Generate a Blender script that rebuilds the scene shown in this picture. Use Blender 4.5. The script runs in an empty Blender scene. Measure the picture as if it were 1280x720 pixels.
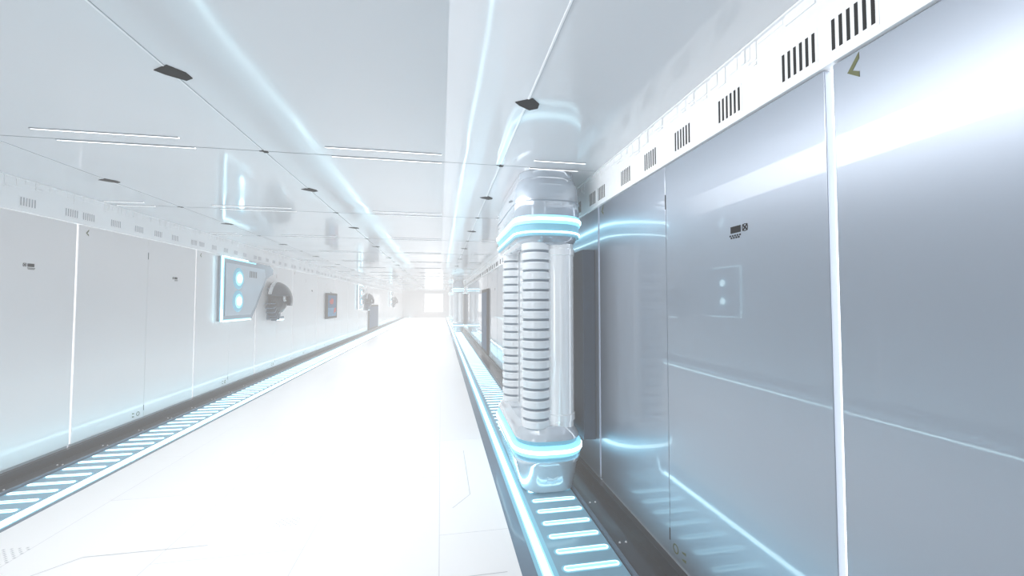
import bpy, bmesh, math, random
from mathutils import Vector, Matrix
random.seed(3)
S = bpy.context.scene
COL = S.collection
try:
    S.view_settings.view_transform = 'Standard'
    S.view_settings.look = 'None'
except Exception as e:
    print(e)

XR, XL = 1.38, -3.90
ZC = 2.763
Y0, Y1 = -3.0, 43.0
MOD = 2.15

# ---------------------------------------------------------------- materials
def mat(name, base, rough=0.4, metal=0.0, coat=0.0, coat_r=0.05, coat_ior=1.5, emis=None, es=0.0,
        noise=0.0, nscale=3.0, bump=0.0, bscale=1.5, trans=0.0, spec=0.5, sample=False, coat_var=0.0):
    m = bpy.data.materials.new(name)
    m.use_nodes = True
    nt = m.node_tree
    b = nt.nodes['Principled BSDF']
    b.inputs['Base Color'].default_value = (*base, 1)
    b.inputs['Roughness'].default_value = rough
    b.inputs['Metallic'].default_value = metal
    b.inputs['Coat Weight'].default_value = coat
    b.inputs['Coat Roughness'].default_value = coat_r
    b.inputs['Coat IOR'].default_value = coat_ior
    b.inputs['Specular IOR Level'].default_value = spec
    b.inputs['Transmission Weight'].default_value = trans
    if emis:
        b.inputs['Emission Color'].default_value = (*emis, 1)
        b.inputs['Emission Strength'].default_value = es
    try:
        m.cycles.emission_sampling = 'AUTO' if sample else 'NONE'
    except Exception as e:
        print(e)
    tc = nt.nodes.new('ShaderNodeTexCoord')
    if noise > 0:
        n = nt.nodes.new('ShaderNodeTexNoise'); n.inputs['Scale'].default_value = nscale
        n.inputs['Detail'].default_value = 2
        r = nt.nodes.new('ShaderNodeMixRGB')
        r.inputs[1].default_value = (*[c*(1-noise) for c in base], 1)
        r.inputs[2].default_value = (*[min(1, c*(1+noise)) for c in base], 1)
        nt.links.new(tc.outputs['Object'], n.inputs['Vector'])
        nt.links.new(n.outputs['Fac'], r.inputs[0])
        nt.links.new(r.outputs[0], b.inputs['Base Color'])
    if coat_var > 0:
        n = nt.nodes.new('ShaderNodeTexNoise'); n.inputs['Scale'].default_value = 0.9
        n.inputs['Detail'].default_value = 3
        mr = nt.nodes.new('ShaderNodeMapRange')
        mr.inputs['From Min'].default_value = 0.35; mr.inputs['From Max'].default_value = 0.65
        mr.inputs['To Min'].default_value = max(0.0, coat_r-coat_var); mr.inputs['To Max'].default_value = coat_r+coat_var
        nt.links.new(tc.outputs['Object'], n.inputs['Vector'])
        nt.links.new(n.outputs['Fac'], mr.inputs['Value'])
        nt.links.new(mr.outputs[0], b.inputs['Coat Roughness'])
    if bump > 0:
        n = nt.nodes.new('ShaderNodeTexNoise'); n.inputs['Scale'].default_value = bscale
        n.inputs['Detail'].default_value = 1
        bp = nt.nodes.new('ShaderNodeBump'); bp.inputs['Strength'].default_value = bump
        bp.inputs['Distance'].default_value = 0.02
        nt.links.new(tc.outputs['Object'], n.inputs['Vector'])
        nt.links.new(n.outputs['Fac'], bp.inputs['Height'])
        nt.links.new(bp.outputs[0], b.inputs['Normal'])
        nt.links.new(bp.outputs[0], b.inputs['Coat Normal'])
    return m

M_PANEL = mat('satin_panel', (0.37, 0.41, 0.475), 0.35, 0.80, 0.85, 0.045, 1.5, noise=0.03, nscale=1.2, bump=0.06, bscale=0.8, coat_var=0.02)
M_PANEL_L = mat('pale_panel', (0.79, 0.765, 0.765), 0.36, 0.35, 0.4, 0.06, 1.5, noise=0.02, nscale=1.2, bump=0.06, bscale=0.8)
M_CEIL = mat('gloss_ceiling', (0.72, 0.72, 0.745), 0.5, 0.0, 1.0, 0.085, 1.5, noise=0.03, nscale=0.8, bump=0.2, bscale=1.3, coat_var=0.05)
M_WHITE = mat('white_enamel', (0.87, 0.87, 0.88), 0.3, 0.0, 0.6, 0.08, noise=0.02)
M_FRIEZE = mat('frieze_white', (0.90, 0.90, 0.91), 0.4, 0.0, 0.3, 0.1, noise=0.05, nscale=30)
M_BLACK = mat('black_matte', (0.008, 0.009, 0.011), 0.6, noise=0.2, spec=0.1)
M_DARK = mat('dark_navy', (0.014, 0.022, 0.034), 0.3, 0.2, 0.3, noise=0.2, nscale=8)
M_REFLECT = mat('reflection_navy', (0.06, 0.09, 0.13), 0.45, 0.2, noise=0.1, nscale=4)  # dark tone painted for the pillar's reflection on the wall
M_STEEL = mat('blue_steel', (0.14, 0.20, 0.27), 0.35, 0.4, 0.3, noise=0.08, nscale=6)
M_GROOVE = mat('groove_grey', (0.36, 0.38, 0.41), 0.5, noise=0.1)
M_VENTL = mat('vent_grey', (0.42, 0.42, 0.44), 0.6, noise=0.1)
M_SEAM = mat('seam_grey', (0.55, 0.56, 0.58), 0.5, noise=0.05)
M_CYANW = mat('lamp_white_cyan', (0.8, 0.95, 1), 0.4, emis=(0.62, 0.92, 1.0), es=9, noise=0.01, sample=True)
M_RING = mat('lamp_ring', (0.8, 0.95, 1), 0.4, emis=(0.62, 0.93, 1.0), es=4.5, noise=0.01, sample=True)
M_RUNG = mat('lamp_rung', (0.8, 0.95, 1), 0.4, emis=(0.55, 0.90, 1.0), es=2.2, noise=0.01)
M_HALO = mat('lamp_glow', (0.3, 0.7, 0.85), 0.4, emis=(0.28, 0.74, 0.96), es=0.9, noise=0.01)  # lamp bloom put into glowing strips; also the rung fill
M_HALO2 = mat('lamp_glow_dim', (0.17, 0.34, 0.42), 0.4, emis=(0.16, 0.48, 0.64), es=0.48, noise=0.01)  # fainter outer bloom, painted as dimly glowing bands
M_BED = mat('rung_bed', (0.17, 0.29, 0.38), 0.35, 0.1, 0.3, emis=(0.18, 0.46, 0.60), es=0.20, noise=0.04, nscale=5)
M_GAP = mat('lamp_gap', (0.9, 0.95, 1), 0.5, emis=(0.95, 0.975, 1.0), es=1.8, noise=0.01)
M_SLOT = mat('lamp_slot', (0.9, 0.95, 1), 0.5, emis=(1.0, 0.99, 0.98), es=1.6, noise=0.01)
M_GLASS = mat('frosted_shell', (0.70, 0.76, 0.82), 0.10, 0.30, 1.0, 0.02, 1.6, noise=0.04, nscale=5)
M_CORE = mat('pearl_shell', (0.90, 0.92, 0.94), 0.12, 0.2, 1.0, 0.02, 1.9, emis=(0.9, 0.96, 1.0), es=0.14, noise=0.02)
M_RIBGAP = mat('rib_gap', (0.26, 0.31, 0.37), 0.4, 0.2, noise=0.1)
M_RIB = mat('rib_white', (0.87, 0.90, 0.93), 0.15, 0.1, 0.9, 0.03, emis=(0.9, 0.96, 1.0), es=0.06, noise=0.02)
M_DEV = mat('device_face', (0.30, 0.38, 0.46), 0.25, 0.3, 1.0, 0.05, noise=0.06, nscale=3)
M_OLIVE = mat('olive_mark', (0.10, 0.11, 0.03), 0.5, noise=0.1)
M_RED = mat('poster_red', (0.55, 0.01, 0.01), 0.7, noise=0.2, nscale=20, spec=0.1)
M_TEAL = mat('poster_blue', (0.01, 0.08, 0.20), 0.7, noise=0.4, nscale=20, spec=0.1)
M_DOOR = mat('door_blue', (0.05, 0.10, 0.18), 0.75, 0.0, noise=0.08, spec=0.1)

def floor_mat():
    m = bpy.data.materials.new('white_deck'); m.use_nodes = True
    nt = m.node_tree; b = nt.nodes['Principled BSDF']
    b.inputs['Roughness'].default_value = 0.35
    b.inputs['Coat Weight'].default_value = 0.2
    tc = nt.nodes.new('ShaderNodeTexCoord')
    mp = nt.nodes.new('ShaderNodeMapping'); mp.inputs['Rotation'].default_value = (0, 0, math.pi/2)
    br = nt.nodes.new('ShaderNodeTexBrick')
    br.inputs['Color1'].default_value = (0.91, 0.91, 0.91, 1)
    br.inputs['Color2'].default_value = (0.87, 0.87, 0.88, 1)
    br.inputs['Mortar'].default_value = (0.66, 0.67, 0.69, 1)
    br.inputs['Scale'].default_value = 1.0
    br.inputs['Mortar Size'].default_value = 0.0025
    br.inputs['Brick Width'].default_value = 1.9
    br.inputs['Row Height'].default_value = 0.87
    nt.links.new(tc.outputs['Object'], mp.inputs['Vector'])
    nt.links.new(mp.outputs[0], br.inputs['Vector'])
    nt.links.new(br.outputs['Color'], b.inputs['Base Color'])
    return m
M_FLOOR = floor_mat()

# ---------------------------------------------------------------- mesh helpers
def add(name, bm, mats, smooth=False, parent=None, bevel=0.0, seg=2):
    me = bpy.data.meshes.new(name)
    bm.normal_update()
    bm.to_mesh(me); bm.free()
    for m in (mats if isinstance(mats, (list, tuple)) else [mats]):
        me.materials.append(m)
    if smooth:
        for p in me.polygons: p.use_smooth = True
    o = bpy.data.objects.new(name, me)
    COL.objects.link(o)
    if parent: o.parent = parent
    if bevel > 0:
        md = o.modifiers.new('bevel', 'BEVEL'); md.width = bevel; md.segments = seg
        md.limit_method = 'ANGLE'; md.angle_limit = math.radians(50)
    return o

def bx(bm, x0, x1, y0, y1, z0, z1, mi=0):
    vs = [bm.verts.new(p) for p in [(x0,y0,z0),(x1,y0,z0),(x1,y1,z0),(x0,y1,z0),(x0,y0,z1),(x1,y0,z1),(x1,y1,z1),(x0,y1,z1)]]
    for f in [(0,3,2,1),(4,5,6,7),(0,1,5,4),(1,2,6,5),(2,3,7,6),(3,0,4,7)]:
        fc = bm.faces.new([vs[i] for i in f]); fc.material_index = mi

def box(name, x0, x1, y0, y1, z0, z1, m, parent=None, bevel=0.0):
    bm = bmesh.new(); bx(bm, min(x0,x1), max(x0,x1), y0, y1, z0, z1)
    return add(name, bm, m, parent=parent, bevel=bevel)

def prism(bm, pts, x0, x1, mi=0):
    a = [bm.verts.new((x0, p[0], p[1])) for p in pts]
    b = [bm.verts.new((x1, p[0], p[1])) for p in pts]
    n = len(pts)
    fs = [bm.faces.new(a), bm.faces.new(b[::-1])]
    for i in range(n):
        fs.append(bm.faces.new([a[i], b[i], b[(i+1)%n], a[(i+1)%n]]))
    for f in fs: f.material_index = mi
    bmesh.ops.recalc_face_normals(bm, faces=fs)

def rr(hx, hy, r, off=0.0, n=7):
    hx += off; hy += off; r = max(0.005, min(r+off, hx, hy))
    out = []
    for (sx, sy, a0) in [(1,1,0),(-1,1,90),(-1,-1,180),(1,-1,270)]:
        for i in range(n+1):
            a = math.radians(a0 + 90*i/n)
            out.append((sx*(hx-r)+r*math.cos(a), sy*(hy-r)+r*math.sin(a)))
    return out

def loft(bm, cx, cy, hx, hy, r, prof, closed=False, mi=0, cap=True):
    rings = []
    for (z, off) in prof:
        rings.append([bm.verts.new((cx+p[0], cy+p[1], z)) for p in rr(hx, hy, r, off)])
    n = len(rings[0]); fs = []
    rng = range(len(rings) if closed else len(rings)-1)
    for k in rng:
        A, B = rings[k], rings[(k+1) % len(rings)]
        for i in range(n):
            fs.append(bm.faces.new([A[i], A[(i+1)%n], B[(i+1)%n], B[i]]))
    if not closed and cap:
        fs.append(bm.faces.new(rings[0][::-1])); fs.append(bm.faces.new(rings[-1]))
    for f in fs: f.material_index = mi
    bmesh.ops.recalc_face_normals(bm, faces=fs)

def lathe(bm, cx, cy, prof, n=40, mats=None):
    rings = [[bm.verts.new((cx+r*math.cos(2*math.pi*i/n), cy+r*math.sin(2*math.pi*i/n), z)) for i in range(n)] for (z, r) in prof]
    for k in range(len(rings)-1):
        for i in range(n):
            f = bm.faces.new([rings[k][i], rings[k][(i+1)%n], rings[k+1][(i+1)%n], rings[k+1][i]])
            if mats: f.material_index = mats[k]
    bm.faces.new(rings[0][::-1]); bm.faces.new(rings[-1])

def info(o, label, cat, group=None):
    o['label'] = label; o['category'] = cat
    if group: o['group'] = group

def struct(o):
    o['kind'] = 'structure'; return o

def copytree(o, dy=0, dx=0, dz=0):
    kids = list(o.children)
    c = o.copy(); COL.objects.link(c)
    c.location = (o.location.x+dx, o.location.y+dy, o.location.z+dz)
    for k in kids:
        kc = k.copy(); COL.objects.link(kc); kc.parent = c
    return c

# ---------------------------------------------------------------- shell
struct(box('floor', XL+0.9, XR-0.9, Y0, Y1, -0.05, 0.0, M_FLOOR))
struct(box('ceiling', XL-0.1, XR+0.1, Y0, Y1, ZC, ZC+0.1, M_CEIL))
struct(box('wall_right', XR+0.035, XR+0.12, Y0, Y1, -0.05, ZC, M_GAP))
struct(box('wall_left', XL-0.12, XL-0.035, Y0, Y1, -0.05, ZC, M_GAP))
struct(box('wall_front', XL-0.1, XR+0.1, Y0-0.1, Y0, -0.05, ZC, M_GROOVE))

bm = bmesh.new()
bx(bm, XL-0.1, XR+0.1, Y1, Y1+0.2, -0.05, ZC)
bx(bm, -3.2, -2.2, Y1-0.04, Y1, 0.5, 2.2)
bx(bm, 0.5, 1.1, Y1-0.04, Y1, 0.5, 2.2)
struct(add('wall_back', bm, mat('end_wall_grey', (0.55, 0.53, 0.53), 0.5, noise=0.05)))
struct(box('door_1', -1.62, 0.18, Y1-0.05, Y1-0.002, 0.6, 2.45, mat('lit_door', (0.9, 0.95, 1), 0.4, emis=(1.0, 0.97, 0.93), es=1.9, noise=0.01)))
bm = bmesh.new()
bx(bm, -1.72, -1.62, Y1-0.06, Y1, 0.5, 2.55); bx(bm, 0.18, 0.28, Y1-0.06, Y1, 0.5, 2.55); bx(bm, -1.62, 0.18, Y1-0.06, Y1, 2.45, 2.55)
struct(add('trim_1', bm, M_WHITE))

# ---------------------------------------------------------------- frieze + cornice
def frieze(side, name, name2):
    s = 1 if side == 'R' else -1
    X = XR if side == 'R' else XL
    bm = bmesh.new()
    xa, xb = sorted((X-s*0.012, X+s*0.12))
    bx(bm, xa, xb, Y0, Y1, 2.455, ZC)
    struct(add(name, bm, M_FRIEZE))
    bm = bmesh.new()
    off = 1.2 if side == 'R' else 0.8
    k = -2
    while off + k*MOD < Y1-1:
        ys = off + k*MOD
        pos = 0.03
        rnd = random.Random(5)
        while pos < MOD-0.05:
            w = rnd.choice([0.03, 0.05, 0.09, 0.02, 0.13])
            d = rnd.choice([0.003, 0.005, 0.007, 0.009])
            h = rnd.choice([0.09, 0.07, 0.05, 0.03])
            if pos+w > MOD-0.02: break
            a, b_ = sorted((X-s*0.012, X-s*(0.012+d)))
            if ys+pos > Y0 and ys+pos+w < Y1:
                bx(bm, a, b_, ys+pos, ys+pos+w, ZC-h, ZC-0.002)
                if rnd.random() < 0.5:
                    bx(bm, a, b_, ys+pos, ys+pos+w*0.6, ZC-h-0.022, ZC-h-0.010)
            pos += w + rnd.choice([0.008, 0.03, 0.015])
        k += 1
    a, b_ = sorted((X-s*0.012, X-s*0.030))
    bx(bm, a, b_, Y0, Y1, ZC-0.010, ZC-0.001)
    struct(add(name2, bm, M_FRIEZE))
frieze('R', 'trim_2', 'trim_3')
frieze('L', 'trim_4', 'trim_5')

for s, X, n in ((1, XR, 'baseboard_right'), (-1, XL, 'baseboard_left')):
    bm = bmesh.new()
    a, b_ = sorted((X-s*0.03, X+s*0.03))
    bx(bm, a, b_, Y0, Y1, -0.05, 0.045)
    struct(add(n, bm, M_DARK))

# ---------------------------------------------------------------- wall panels
def mark_label(parent, X, s, y, z, sc=1.0):
    bm = bmesh.new()
    a, b_ = sorted((X-s*0.0015, X+s*0.001))
    def q(y0, y1, z0, z1): bx(bm, a, b_, y+y0*sc, y+y1*sc, z+z0*sc, z+z1*sc)
    q(-0.045, 0.02, 0.0, 0.032)
    for i in range(5): q(-0.045+i*0.016, -0.036+i*0.016, -0.016, -0.008)
    for i in range(4): q(-0.037+i*0.016, -0.028+i*0.016, -0.026, -0.018)
    cy, cz, R = y-0.072*sc*1, z+0.016*sc, 0.018*sc
    n = 16
    for i in range(n):
        a0 = 2*math.pi*i/n; a1 = 2*math.pi*(i+1)/n
        pts = [(cy+R*math.cos(a0), cz+R*math.sin(a0)), (cy+R*math.cos(a1), cz+R*math.sin(a1)),
               (cy+0.82*R*math.cos(a1), cz+0.82*R*math.sin(a1)), (cy+0.82*R*math.cos(a0), cz+0.82*R*math.sin(a0))]
        prism(bm, pts, a, b_)
    for ang in (45, 135):
        c, s_ = math.cos(math.radians(ang)), math.sin(math.radians(ang))
        w = 0.003*sc; L = R*1.15
        prism(bm, [(cy+c*L-s_*w, cz+s_*L+c*w), (cy+c*L+s_*w, cz+s_*L-c*w), (cy-c*L+s_*w, cz-s_*L-c*w), (cy-c*L-s_*w, cz-s_*L+c*w)], a, b_)
    return add('inspection_mark', bm, M_BLACK, parent=parent)

def mark_chevron(parent, X, s, y, z, sc=1.0, flip=1):
    bm = bmesh.new()
    a, b_ = sorted((X-s*0.0015, X+s*0.001))
    pts = [(0.022, 0.0), (-0.018, 0.052), (-0.018, 0.030), (0.004, 0.0), (-0.018, -0.014), (-0.018, -0.034)]
    prism(bm, [(y+flip*p[0]*sc, z+p[1]*sc) for p in pts], a, b_)
    return add('chevron_mark', bm, M_OLIVE, parent=parent)

def mark_ring(parent, X, s, y, z):
    bm = bmesh.new()
    a, b_ = sorted((X-s*0.0015, X+s*0.001)); n = 18; R = 0.028
    for i in range(n):
        a0 = 2*math.pi*i/n; a1 = 2*math.pi*(i+1)/n
        k = 0.72
        prism(bm, [(y+R*math.cos(a0), z+R*math.sin(a0)), (y+R*math.cos(a1), z+R*math.sin(a1)),
                   (y+k*R*math.cos(a1), z+k*R*math.sin(a1)), (y+k*R*math.cos(a0), z+k*R*math.sin(a0))], a, b_)
    for dz in (-0.02, 0.02):
        prism(bm, [(y-0.06, z+dz), (y-0.10, z+dz+0.012), (y-0.10, z+dz-0.004), (y-0.07, z+dz-0.006)], a, b_)
    return add('ring_mark', bm, M_OLIVE, parent=parent)

def panel(side, ys, detail):
    s = 1 if side == 'R' else -1
    X = XR if side == 'R' else XL
    bm = bmesh.new()
    g = 0.016 if side == 'R' else 0.013
    a, b_ = sorted((X, X+s*0.034))
    y1 = min(ys+MOD-g, Y1-0.01)
    mid = ys+MOD/2
    if mid < y1:
        bx(bm, a, b_, ys+g, mid-0.002, 0.075, 2.45)
        bx(bm, a, b_, mid+0.002, y1, 0.075, 2.45)
        a2, b2 = sorted((X+s*0.004, X+s*0.034))
        bx(bm, a2, b2, mid-0.004, mid+0.004, 0.075, 2.45, 1)
    else:
        bx(bm, a, b_, ys+g, y1, 0.075, 2.45)
    a2, b2 = sorted((X+s*0.012, X+s*0.034))
    bx(bm, a2, b2, ys+g, y1, 0.045, 0.075, 1)
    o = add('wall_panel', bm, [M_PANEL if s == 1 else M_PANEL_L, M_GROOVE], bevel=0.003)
    if s == 1:
        info(o, 'satin blue-grey tall wall panel with fine seam and white-lit gap', 'wall panel', 'satin wall panels lining the corridor')
    else:
        info(o, 'pale silver tall wall panel with fine seam and white-lit gap', 'wall panel', 'satin wall panels lining the corridor')
    if detail:
        if side == 'R':
            mark_label(o, X, s, ys+0.49, 1.93)
            mark_chevron(o, X, s, ys+MOD-0.09, 2.39, 1.0)
            mark_ring(o, X, s, ys+MOD/2-0.06, 0.14)
        else:
            mark_label(o, X, s, ys+MOD-0.48, 1.94)
            mark_chevron(o, X, s, ys+0.12, 2.37, 0.9, flip=-1)
            mark_ring(o, X, s, ys+MOD/2-0.1, 0.14)
        aa, bb = sorted((X-s*0.0015, X+s*0.001))
        bm = bmesh.new(); bx(bm, aa, bb, mid-0.004, mid+0.004, 2.18, 2.27)
        add('seam_tick', bm, M_BLACK, parent=o)
        bm = bmesh.new(); bx(bm, aa, bb, mid-0.004, mid+0.004, 0.16, 0.23)
        add('seam_tick', bm, M_BLACK, parent=o)
    return o

def vent_mesh(side):
    s = 1 if side == 'R' else -1
    X = XR if side == 'R' else XL
    bm = bmesh.new()
    a, b_ = sorted((X-s*0.0125, X-s*0.0150))
    z0, z1 = (2.495, 2.605) if s == 1 else (2.51, 2.59)
    for i in range(6):
        y = -0.072+i*0.0265
        bx(bm, a, b_, y, y+0.0115, z0, z1, 0)
    a, b_ = sorted((X-s*0.0118, X-s*0.0135))
    bx(bm, a, b_, -0.083, 0.08, 2.483, 2.617, 1)
    return bm
protoV = {}
for side, off, ymin in (('R', 1.2, -1.5), ('L', 0.8, 0.5)):
    k = -1
    while off + k*MOD < Y1-0.3:
        ys = off+k*MOD
        if ys+MOD > ymin:
            panel(side, ys, detail=(ys < 14 and ys+MOD > 0))
            for d in (0.11, 0.49, 0.87, 1.23, 1.59, 2.05):
                yc = ys+d
                if yc > Y1-0.2 or (side == 'L' and yc < 2.5) or yc < 0.2: continue
                if side not in protoV:
                    v = add('vent_grille', vent_mesh(side), [M_BLACK if side == 'R' else M_VENTL, M_FRIEZE])
                    protoV[side] = v
                else:
                    v = protoV[side].copy(); COL.objects.link(v)
                v.location.y = yc
                if side == 'R':
                    info(v, 'small black vertical-slot vent above the blue-grey wall panels', 'vent', 'slotted vents along the frieze')
                else:
                    info(v, 'small grey vertical-slot vent above the pale wall panels', 'vent', 'slotted vents along the frieze')
        k += 1

# ---------------------------------------------------------------- ceiling fittings
nn = 6
for xl in (-3.14, -1.35, 0.49):
    bm = bmesh.new(); bx(bm, xl-0.005, xl+0.005, Y0, Y1, ZC-0.003, ZC+0.001)
    struct(add('trim_%d' % nn, bm, M_WHITE)); nn += 1
    bm = bmesh.new(); bx(bm, xl+0.005, xl+0.0075, Y0, Y1, ZC-0.002, ZC+0.001)
    struct(add('trim_%d' % nn, bm, M_GROOVE)); nn += 1
k = 0
while 3.33+MOD*(k-1) < Y1:
    y = 3.33+MOD*(k-1)
    bm = bmesh.new(); bx(bm, XL, XR, y-0.002, y+0.002, ZC-0.002, ZC+0.001)
    struct(add('trim_%d' % nn, bm, M_GROOVE)); nn += 1
    k += 1

protoS = protoM = None
protoC = {}
def pz(bm, pts, z0, z1, mi=0):
    a = [bm.verts.new((p[0], p[1], z0)) for p in pts]; b = [bm.verts.new((p[0], p[1], z1)) for p in pts]
    fs = [bm.faces.new(a), bm.faces.new(b[::-1])]
    n = len(pts)
    for i in range(n): fs.append(bm.faces.new([a[i], b[i], b[(i+1)%n], a[(i+1)%n]]))
    for f in fs: f.material_index = mi
    bmesh.ops.recalc_face_normals(bm, faces=fs)
for k in range(0, 18):
    y = 2.25+MOD*k
    for xl in (-3.14, -1.35, 0.49):
        if protoS is None:
            bm = bmesh.new()
            pz(bm, [(-0.072, -0.005), (0.02, -0.065), (0.072, -0.005), (0.075, 0.045), (0.03, 0.075), (-0.04, 0.03)], -0.004, 0.0)
            protoS = add('ceiling_sensor', bm, [M_BLACK]); o = protoS
        else:
            o = protoS.copy(); COL.objects.link(o)
        o.location = (xl, y, ZC)
        info(o, 'small black faceted sensor plate set in the glossy ceiling', 'sensor', 'black ceiling sensor plates')
        if protoM is None:
            bm = bmesh.new()
            bx(bm, -0.03, 0.03, -0.006, 0.006, -0.004, 0); bx(bm, -0.006, 0.006, -0.03, 0.03, -0.0045, 0)
            bx(bm, 0.006, 0.025, 0.008, 0.025, -0.005, 0)
            protoM = add('ceiling_clip', bm, M_BLACK); o = protoM
        else:
            o = protoM.copy(); COL.objects.link(o)
        o.location = (xl, y+1.08, ZC)
        info(o, 'tiny black cross-shaped clip where ceiling seams meet', 'ceiling clip', 'black ceiling clips')
    for xc, hl in ((-2.27, 0.44), (-0.43, 0.43), (0.97, 0.22), (-3.62, 0.2)):
        if hl in protoC:
            o = copytree(protoC[hl])
        else:
            o = bpy.data.objects.new('ceiling_light', None); COL.objects.link(o); protoC[hl] = o
            for dy in (-0.09, 0.10):
                bm = bmesh.new(); bx(bm, -hl, hl, dy-0.009, dy+0.009, -0.004, 0.0)
                add('light_slot', bm, M_SLOT, parent=o)
                bm = bmesh.new(); bx(bm, -hl, hl, dy+0.009, dy+0.014, -0.005, 0.0); bx(bm, -hl, hl, dy-0.014, dy-0.009, -0.005, 0.0)
                add('slot_rim', bm, M_GROOVE, parent=o)
        o.location = (xc, y+1.0, ZC)
        info(o, 'pair of slim white slot lights recessed in ceiling', 'ceiling light', 'twin slot ceiling lights')

# ---------------------------------------------------------------- floor light channels
def channel(s):
    X = XR if s == 1 else XL
    w = lambda d: X - s*d
    def bb(bm, d0, d1, y0, y1, z0, z1, mi=0):
        a, b_ = sorted((w(d0), w(d1))); bx(bm, a, b_, y0, y1, z0, z1, mi)
    bm = bmesh.new()
    bb(bm, 0.03, 0.90, Y0, Y1, -0.06, -0.045, 0)
    bb(bm, 0.80, 0.895, Y0, Y1, -0.045, -0.026, 1)
    bb(bm, 0.215, 0.235, Y0, Y1, -0.045, -0.02, 1)
    bb(bm, 0.10, 0.205, Y0, Y1, -0.045, -0.03, 0)
    bb(bm, 0.245, 0.67, Y0, Y1, -0.045, -0.04, 2)
    o = add('floor_light_channel', bm, [M_DARK, M_STEEL, M_BED])
    info(o, 'dark recessed floor channel, cyan rungs, %s' % ('beside the pillars' if s == 1 else 'below wall display units'), 'floor light')
    e = 0.0 if s == 1 else 0.016
    f_ = 0.0 if s == 1 else 0.024
    bm = bmesh.new(); bb(bm, 0.723-e, 0.755+e, Y0, Y1, -0.04, -0.024)
    add('light_line', bm, M_CYANW, parent=o)
    bm = bmesh.new(); bb(bm, 0.705-f_, 0.773+f_, Y0, Y1, -0.045, -0.032)
    add('line_bloom', bm, M_HALO, parent=o)  # bloom along the light line, painted as a glowing strip
    bm = bmesh.new(); bb(bm, 0.672, 0.705-f_, Y0, Y1, -0.045, -0.034); bb(bm, 0.773+f_, 0.80+f_*0.5, Y0, Y1, -0.045, -0.025)
    add('outer_bloom', bm, M_HALO2, parent=o)  # weaker edge of the line's bloom, painted with dim emission
    def rung(bm, yc):
        hx, hy = 0.18, 0.022
        cx = (w(0.27)+w(0.62))/2
        t = 0.009
        outer = rr(hx, hy, hy, 0.0, 5); inner = rr(hx-t, hy-t, hy-t, 0.0, 5)
        halo = rr(hx+0.016, hy+0.016, hy+0.016, 0.0, 5)
        n = len(outer)
        vh = [bm.verts.new((cx+p[0], yc+p[1], -0.0385)) for p in halo]
        vo = [bm.verts.new((cx+p[0], yc+p[1], -0.034)) for p in outer]
        vi = [bm.verts.new((cx+p[0], yc+p[1], -0.034)) for p in inner]
        vb = [bm.verts.new((cx+p[0], yc+p[1], -0.0385)) for p in outer]
        for i in range(n):
            j = (i+1) % n
            bm.faces.new([vo[i], vo[j], vi[j], vi[i]])
            bm.faces.new([vb[i], vb[j], vo[j], vo[i]])
            f = bm.faces.new([vh[i], vh[j], vb[j], vb[i]]); f.material_index = 2
        vc = [bm.verts.new((cx+p[0], yc+p[1], -0.036)) for p in inner]
        f = bm.faces.new(vc); f.material_index = 1
    pitch = 0.17
    start = 1.74 if s == 1 else 3.5
    RM = [M_RUNG, M_HALO, M_HALO2]
    bm = bmesh.new(); rung(bm, 0)
    p = add('light_rung', bm, RM, parent=o)
    p.location.y = start
    for i in range(1, 100):
        c = p.copy(); COL.objects.link(c); c.parent = o; c.location.y = start+pitch*i
    bm = bmesh.new()
    y = start+100*pitch
    while y < Y1-0.1:
        rung(bm, y); y += pitch
    r = add('light_rung', bm, RM, parent=o); r['kind'] = 'stuff'
    bm = bmesh.new(); y = 1.5
    while y < 9:
        for d in (0.13, 0.175):
            bmesh.ops.create_cone(bm, cap_ends=True, segments=10, radius1=0.008, radius2=0.006, depth=0.006,
                                  matrix=Matrix.Translation((w(d), y, -0.027)))
        y += 0.55
    b = add('bolt', bm, M_WHITE, parent=o); b['kind'] = 'stuff'
channel(1); channel(-1)

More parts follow.
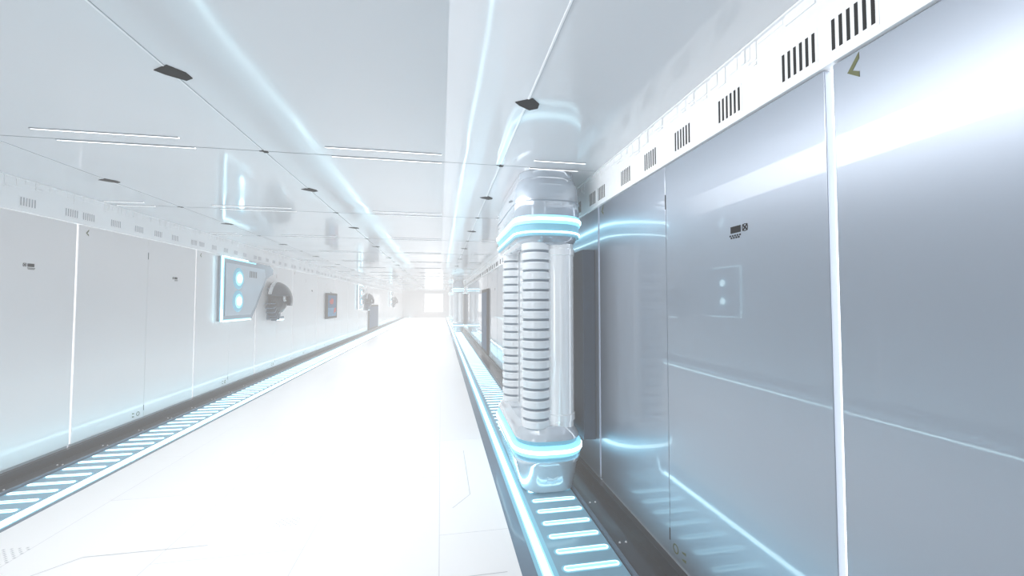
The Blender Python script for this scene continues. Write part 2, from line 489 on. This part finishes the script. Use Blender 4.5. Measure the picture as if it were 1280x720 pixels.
# ---------------------------------------------------------------- pillar
M_CAP = mat('capital_grey', (0.46, 0.52, 0.59), 0.12, 0.4, 1.0, 0.02, 1.6, noise=0.04, nscale=5)
def pillar():
    root = bpy.data.objects.new('pillar', None); COL.objects.link(root)
    root.location = (0.945, 4.02, -0.045)
    def P(name, bm, m, smooth=True, bevel=0):
        o = add(name, bm, m, smooth=smooth, parent=root)
        md = o.modifiers.new('es', 'EDGE_SPLIT'); md.split_angle = math.radians(35)
        return o
    H = ZC + 0.045
    hx, hy, r = 0.305, 0.72, 0.24
    bm = bmesh.new()
    loft(bm, 0, 0, hx, hy, r, [(0, -0.10), (0.02, -0.07), (0.08, -0.055), (0.25, -0.02), (0.28, -0.005), (0.295, -0.005), (0.30, -0.02)])
    P('pillar_foot', bm, M_GLASS)
    bm = bmesh.new()
    loft(bm, 0, 0, hx, hy, r, [(0.30, -0.03), (0.46, -0.03)])
    P('foot_recess', bm, M_HALO2)  # foot ring's bloom carried by this band's dim emission
    bm = bmesh.new()
    loft(bm, 0, 0, hx, hy, r, [(0.46, -0.025), (0.465, -0.012), (0.48, -0.012), (0.52, -0.035), (0.55, -0.06), (0.57, -0.08)])
    P('foot_collar', bm, M_GLASS)
    bm = bmesh.new()
    loft(bm, 0, 0, hx, hy, r, [(0.368, -0.012), (0.368, 0.016), (0.394, 0.016), (0.394, -0.012)], closed=True)
    P('light_ring', bm, M_RING)
    bm = bmesh.new()
    loft(bm, 0, 0, hx, hy, r, [(0.335, -0.03), (0.335, 0.002), (0.368, 0.008), (0.368, -0.03)], closed=True)
    loft(bm, 0, 0, hx, hy, r, [(0.394, -0.03), (0.394, 0.008), (0.425, 0.002), (0.425, -0.03)], closed=True)
    P('ring_bloom', bm, M_HALO)  # bloom above and below the ring, modelled as glowing bands
    bm = bmesh.new()
    loft(bm, 0.045, 0.06, 0.17, 0.46, 0.16, [(0.54, 0), (2.22, 0)])
    P('shaft', bm, M_CORE)
    bm = bmesh.new()
    lathe(bm, 0.105, -0.50, [(0.54, 0.14), (0.60, 0.14), (0.605, 0.150), (0.66, 0.150), (0.665, 0.143), (2.06, 0.143), (2.065, 0.150), (2.12, 0.150), (2.125, 0.14), (2.21, 0.14)], 48)
    P('smooth_tube', bm, M_CORE)
    bm = bmesh.new()
    for yy in (-0.15, 0.15):
        bx(bm, -0.128, -0.124, yy-0.008, yy+0.008, 0.6, 2.15)
    P('shaft_groove', bm, M_RIBGAP, smooth=False)
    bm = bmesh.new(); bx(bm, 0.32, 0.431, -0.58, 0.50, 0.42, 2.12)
    o = P('reflection_plate', bm, M_REFLECT, smooth=False); o['label'] = 'dark navy plate standing in for the pillar reflection on the wall'  # dark sheet added where the wall only reflects the pillar
    for (tx, ty) in ((-0.105, -0.53), (-0.13, 0.40)):
        bm = bmesh.new()
        prof = [(0.54, 0.108)]; ms = []
        z = 0.555
        pitch = 0.086
        while z + pitch < 2.19:
            prof += [(z, 0.118), (z+0.003, 0.128), (z+0.007, 0.132), (z+0.060, 0.132), (z+0.064, 0.128), (z+0.067, 0.118)]
            ms += [1, 0, 0, 0, 0, 0]
            z += pitch
        prof += [(z, 0.110), (2.20, 0.110)]; ms += [1, 1]
        lathe(bm, tx, ty, prof, 40, ms)
        P('ribbed_tube', bm, [M_RIB, M_RIBGAP])
    bm = bmesh.new()
    loft(bm, 0, 0, hx, hy, r, [(2.15, -0.08), (2.17, -0.05), (2.20, -0.03), (2.24, -0.025)])
    P('capital_collar', bm, M_CAP)
    bm = bmesh.new()
    loft(bm, 0, 0, hx, hy, r, [(2.244, -0.012), (2.244, 0.004), (2.257, 0.004), (2.257, -0.012)], closed=True)
    P('light_ring', bm, M_RING)
    bm = bmesh.new()
    loft(bm, 0, 0, hx, hy, r, [(2.22, -0.02), (2.22, -0.004), (2.30, -0.004), (2.35, 0.0)])
    P('capital_band', bm, M_HALO2)  # dim emission paints the bloom between the capital rings
    bm = bmesh.new()
    loft(bm, 0, 0, hx, hy, r, [(2.350, -0.012), (2.350, 0.018), (2.371, 0.018), (2.371, -0.012)], closed=True)
    P('light_ring', bm, M_RING)
    bm = bmesh.new()
    loft(bm, 0, 0, hx, hy, r, [(2.371, 0.0), (2.371, 0.010), (2.395, 0.006), (2.395, 0.0)], closed=True)
    loft(bm, 0, 0, hx, hy, r, [(2.322, 0.0), (2.322, 0.006), (2.350, 0.010), (2.350, 0.0)], closed=True)
    P('ring_bloom', bm, M_HALO)  # capital ring's bloom, modelled as thin glowing bands
    bm = bmesh.new()
    loft(bm, 0, 0, hx, hy, r, [(2.39, -0.005), (2.40, 0.0), (2.56, -0.004), (2.66, -0.012), (2.72, -0.03), (2.74, -0.05), (H-0.002, -0.055)])
    P('capital_top', bm, M_CAP)
    bm = bmesh.new()
    loft(bm, 0, 0, hx, hy, r, [(2.52, -0.02), (2.52, 0.001), (2.53, 0.001), (2.53, -0.02)], closed=True)
    P('capital_groove', bm, M_RIBGAP)
    bm = bmesh.new()
    for i, zz in enumerate((0.10, 0.14)):
        for sx in (-1, 1):
            a = [(0.0, -0.69, zz), (sx*0.05, -0.687, zz+0.02), (sx*0.05, -0.689, zz+0.028), (0.0, -0.692, zz+0.008)]
            vs = [bm.verts.new(p) for p in a]; bm.faces.new(vs)
    P('emblem', bm, M_WHITE, smooth=False)
    info(root, 'pearl white pillar with ribbed tubes and glowing cyan rings', 'pillar', 'glowing ribbed pillars')
    return root
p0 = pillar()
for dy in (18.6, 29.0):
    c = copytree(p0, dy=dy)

# ---------------------------------------------------------------- wall display units
M_FACE = mat('face_pale', (0.48, 0.57, 0.65), 0.2, 0.15, 1.0, 0.04, noise=0.05)
def display_unit():
    Yb = 7.9
    root = bpy.data.objects.new('display_unit', None); COL.objects.link(root); root.location = (XL, Yb, 1.25)
    pts = [(0, 0), (1.15, 0), (1.36, 0.22), (1.86, 0.86), (2.2, 0.98), (2.2, 1.1), (2.0, 1.18), (0, 1.18)]
    bm = bmesh.new(); prism(bm, pts, 0.002, 0.07)
    add('housing', bm, M_DEV, parent=root, bevel=0.012)
    pts2 = [(0.10, 0.10), (1.08, 0.10), (1.28, 0.28), (1.76, 0.90), (1.70, 1.07), (0.10, 1.07)]
    bm = bmesh.new(); prism(bm, pts2, 0.07, 0.085)
    add('face_plate', bm, M_FACE, parent=root, bevel=0.006)
    bm = bmesh.new()
    t = 0.024
    bx(bm, 0.06, 0.076, -0.006, t, 0.0, 0.22); bx(bm, 0.06, 0.074, -0.003, 0.010, 0.22, 0.98); bx(bm, 0.06, 0.076, -0.006, t, 0.98, 1.18)
    bx(bm, 0.06, 0.076, 0, 0.95, 1.165, 1.183); bx(bm, 0.06, 0.076, 0, 1.12, -0.003, 0.015)
    add('light_edge', bm, M_RING, parent=root)
    bm = bmesh.new()
    bx(bm, 0.045, 0.06, -0.008, 0.0, 0.0, 1.18); bx(bm, 0.07, 0.073, t, 0.055, 0.04, 1.14)
    bx(bm, 0.07, 0.073, 0.05, 1.1, 0.015, 0.035); bx(bm, 0.07, 0.073, 0.05, 1.3, 1.14, 1.165)
    add('edge_bloom', bm, M_HALO, parent=root)  # soft glow next to the lit edges, painted as emissive strips
    for zz in (0.37, 0.80):
        for nm, R, d, xx, m in (('lamp_bezel', 0.22, 0.02, 0.088, M_HALO2), ('lamp_halo', 0.15, 0.02, 0.095, M_HALO), ('lamp_lens', 0.09, 0.03, 0.10, M_CYANW)):
            bm = bmesh.new()
            bmesh.ops.create_cone(bm, cap_ends=True, segments=32, radius1=R, radius2=R*0.85, depth=d,
                                  matrix=Matrix.Translation((xx, 0.55, zz)) @ Matrix.Rotation(math.radians(90), 4, 'Y'))
            add(nm, bm, m, parent=root)
    bm = bmesh.new()
    for i in range(5): bx(bm, 0.084, 0.088, 1.0+i*0.07, 1.03+i*0.07, 0.85, 0.98)
    add('grille', bm, M_DARK, parent=root)
    info(root, 'blue-grey wall unit with two round glowing lamps and cyan edge', 'display unit', 'twin-lamp wall units')
    return root
du = display_unit()
for dy in (12.0, 24.0):
    copytree(du, dy=dy)

def hood():
    root = bpy.data.objects.new('domed_scanner', None); COL.objects.link(root); root.location = (XL, 10.25, 1.60)
    root.scale = (0.72, 1.0, 1.0)
    bm = bmesh.new()
    bmesh.ops.create_uvsphere(bm, u_segments=40, v_segments=24, radius=0.44)
    dl = [v for v in bm.verts if (v.co.y < -0.12 and v.co.z < 0.10) or v.co.x < -0.10 or v.co.z < -0.12]
    bmesh.ops.delete(bm, geom=dl, context='VERTS')
    bmesh.ops.translate(bm, verts=bm.verts, vec=(0.14, 0, 0.03))
    o = add('shell', bm, mat('graphite_shell', (0.035, 0.045, 0.065), 0.35, 0.3, 0.4, noise=0.1), smooth=True, parent=root)
    md = o.modifiers.new('sol', 'SOLIDIFY'); md.thickness = 0.03
    bm = bmesh.new()
    bmesh.ops.create_icosphere(bm, subdivisions=2, radius=0.30)
    bmesh.ops.translate(bm, verts=bm.verts, vec=(0.14, 0, 0.02))
    dl = [v for v in bm.verts if v.co.x < 0.0]
    bmesh.ops.delete(bm, geom=dl, context='VERTS')
    add('visor', bm, M_DARK, smooth=False, parent=root)
    bm = bmesh.new()
    for i in range(6):
        a = math.radians(185+i*15)
        c, s_ = math.cos(a), math.sin(a)
        prism(bm, [(c*0.28 - s_*0.01, s_*0.28 + c*0.01), (c*0.28 + s_*0.01, s_*0.28 - c*0.01), (c*0.42 + s_*0.01, s_*0.42 - c*0.01), (c*0.42 - s_*0.01, s_*0.42 + c*0.01)], 0.01, 0.26)
    add('fin', bm, M_STEEL, parent=root)
    bm = bmesh.new(); n = 24
    for i in range(n):
        a0, a1 = math.radians(20+i*140/n), math.radians(20+(i+1)*140/n)
        q = [(0.10, 0.442), (0.20, 0.442), (0.20, 0.455), (0.10, 0.455)]
        va = [bm.verts.new((x, r_*math.cos(a0), 0.03+r_*math.sin(a0))) for x, r_ in q]
        vb = [bm.verts.new((x, r_*math.cos(a1), 0.03+r_*math.sin(a1))) for x, r_ in q]
        for j in range(4): bm.faces.new([va[j], vb[j], vb[(j+1)%4], va[(j+1)%4]])
    add('crest_band', bm, M_WHITE, smooth=False, parent=root)
    bm = bmesh.new(); bx(bm, 0.003, 0.16, -0.05, 0.42, -0.44, -0.34); bx(bm, 0.003, 0.03, -0.3, 0.46, -0.40, 0.34)
    add('bracket', bm, M_STEEL, parent=root, bevel=0.01)
    bm = bmesh.new(); bx(bm, 0.16, 0.175, -0.02, 0.38, -0.43, -0.40)
    add('base_light', bm, M_RING, parent=root)
    bm = bmesh.new(); bx(bm, 0.40, 0.46, -0.16, -0.10, 0.05, 0.2)
    bx(bm, 0.42, 0.47, -0.18, -0.08, 0.02, 0.05)
    add('lens_slit', bm, M_WHITE, parent=root, bevel=0.005)
    info(root, 'dark domed wall scanner with pale crest beside lamp unit', 'scanner', 'domed wall scanners')
    return root
hd = hood()
for dy in (12.0, 24.0): copytree(hd, dy=dy)

# poster screen
root = box('wall_poster', XL+0.002, XL+0.06, 14.6, 16.0, 1.02, 1.92, M_BLACK, bevel=0.01)
info(root, 'black framed screen showing dark blue picture with red details', 'poster')
bm = bmesh.new(); bx(bm, XL+0.06, XL+0.064, 14.75, 15.85, 1.40, 1.84); add('upper_picture', bm, M_TEAL, parent=root)
bm = bmesh.new()
prism(bm, [(14.9, 1.62), (15.1, 1.52), (15.4, 1.55), (15.45, 1.70), (15.2, 1.74)], XL+0.064, XL+0.068)
prism(bm, [(15.5, 1.2), (15.8, 1.25), (15.8, 1.4), (15.55, 1.38)], XL+0.064, XL+0.068)
add('red_figure', bm, M_RED, parent=root)
bm = bmesh.new(); bx(bm, XL+0.06, XL+0.064, 14.75, 15.85, 1.10, 1.40); add('lower_picture', bm, mat('poster_pale', (0.08, 0.24, 0.40), 0.7, noise=0.5, nscale=12, spec=0.1), parent=root)

def locker(X, s, y0, y1, z1):
    bm = bmesh.new()
    a, b_ = sorted((X-s*0.003, X-s*0.05)); bx(bm, a, b_, y0, y1, 0.06, z1)
    o = add('service_door', bm, M_BLACK, bevel=0.01)
    bm = bmesh.new(); a, b_ = sorted((X-s*0.05, X-s*0.06)); bx(bm, a, b_, y0+0.1, y1-0.1, 0.16, z1-0.1)
    add('door_leaf', bm, M_DOOR, parent=o, bevel=0.004)
    bm = bmesh.new(); a, b_ = sorted((X-s*0.06, X-s*0.085)); bx(bm, a, b_, y0+0.2, y0+0.25, 0.9, 1.2)
    add('handle', bm, M_STEEL, parent=o, bevel=0.005)
    info(o, 'dark blue service door set against the satin wall', 'door')
locker(XR, 1, 11.6, 13.2, 2.0)
locker(XL, -1, 22.9, 26.2, 1.45)

# floor markings
def dotgrid(cx, cy, nx, ny, p, r, rot=0.0):
    bm = bmesh.new()
    for i in range(nx):
        for j in range(ny):
            if (i+j) % 2: continue
            x = (i-nx/2)*p; y = (j-ny/2)*p
            X_ = cx+x*math.cos(rot)-y*math.sin(rot); Y_ = cy+x*math.sin(rot)+y*math.cos(rot)
            bx(bm, X_-r, X_+r, Y_-r, Y_+r, 0.0002, 0.0012)
    o = add('floor_vent', bm, M_SEAM)
    info(o, 'faint perforated grid set flush in white floor deck', 'floor vent', 'perforated floor grids')
dotgrid(-2.75, 3.1, 14, 9, 0.022, 0.006)
dotgrid(-1.08, 3.22, 9, 6, 0.018, 0.004)
dotgrid(-1.5, 6.6, 9, 6, 0.022, 0.005)
bm = bmesh.new()
def seg(a, b, w=0.003):
    d = Vector((b[0]-a[0], b[1]-a[1])); n = Vector((-d.y, d.x)).normalized()*w
    vs = [bm.verts.new((p[0], p[1], 0.0012)) for p in ((a[0]+n.x, a[1]+n.y), (a[0]-n.x, a[1]-n.y), (b[0]-n.x, b[1]-n.y), (b[0]+n.x, b[1]+n.y))]
    bm.faces.new(vs)
for path in ([(-0.45, 2.15), (-0.2, 2.3), (-0.05, 2.3), (0.05, 2.4), (0.4, 2.4)], [(-2.6, 2.6), (-2.2, 3.0), (-1.5, 3.0)], [(0.1, 3.2), (0.25, 3.4), (0.25, 4.4)]):
    for a, b in zip(path, path[1:]): seg(a, b)
o = add('floor_marking', bm, M_SEAM); info(o, 'thin grey angular inlay lines in the white floor', 'floor marking')

# ---------------------------------------------------------------- lights
def area(name, loc, sx, sy, power, spread, rot=(0, 0, 0), col=(1.0, 0.98, 0.965)):
    l = bpy.data.lights.new(name, 'AREA'); l.shape = 'RECTANGLE'; l.size = sx; l.size_y = sy
    l.energy = power; l.spread = math.radians(spread); l.color = col
    o = bpy.data.objects.new(name, l); COL.objects.link(o); o.location = loc; o.rotation_euler = rot
    return o
for (yc, ln, p) in ((6.0, 9.0, 0.88), (15.5, 10.0, 1.15), (25.5, 10.0, 1.4), (36.5, 12.0, 1.7)):
    area('down_fill', (-1.26, yc, ZC-0.02), 3.6, ln, 3.6*ln*p*3.3, 90)  # unseen fill lamps added under the ceiling to brighten the floor
area('wall_fill', (0.0, 5.0, ZC-0.08), 0.25, 9.5, 42, 110, rot=(0, math.radians(-72), 0), col=(0.98, 0.985, 1.0))  # unseen lamp added for the bright band on the right wall

w = bpy.data.worlds.new('World'); S.world = w; w.use_nodes = True
nt = w.node_tree
nt.nodes['Background'].inputs[0].default_value = (0.5, 0.6, 0.7, 1)
nt.nodes['Background'].inputs[1].default_value = 0.3
SIG = 0.025
ab = nt.nodes.new('ShaderNodeVolumeAbsorption'); ab.inputs['Color'].default_value = (0, 0, 0, 1); ab.inputs['Density'].default_value = SIG
em = nt.nodes.new('ShaderNodeEmission'); em.inputs['Color'].default_value = (0.985, 0.985, 0.985, 1); em.inputs['Strength'].default_value = SIG*1.08  # haze given its own glow to whiten the far end
ad = nt.nodes.new('ShaderNodeAddShader')
nt.links.new(ab.outputs[0], ad.inputs[0]); nt.links.new(em.outputs[0], ad.inputs[1])
nt.links.new(ad.outputs[0], nt.nodes['World Output'].inputs['Volume'])

# ---------------------------------------------------------------- camera
cam = bpy.data.cameras.new('Camera'); cam.sensor_width = 36; cam.lens = 36*500/1280
cam.clip_start = 0.02; cam.clip_end = 200
co = bpy.data.objects.new('Camera', cam); COL.objects.link(co)
co.location = (0, 0, 1.6)
co.rotation_euler = (math.radians(90+2.03), 0, math.radians(-10.09))
S.camera = co
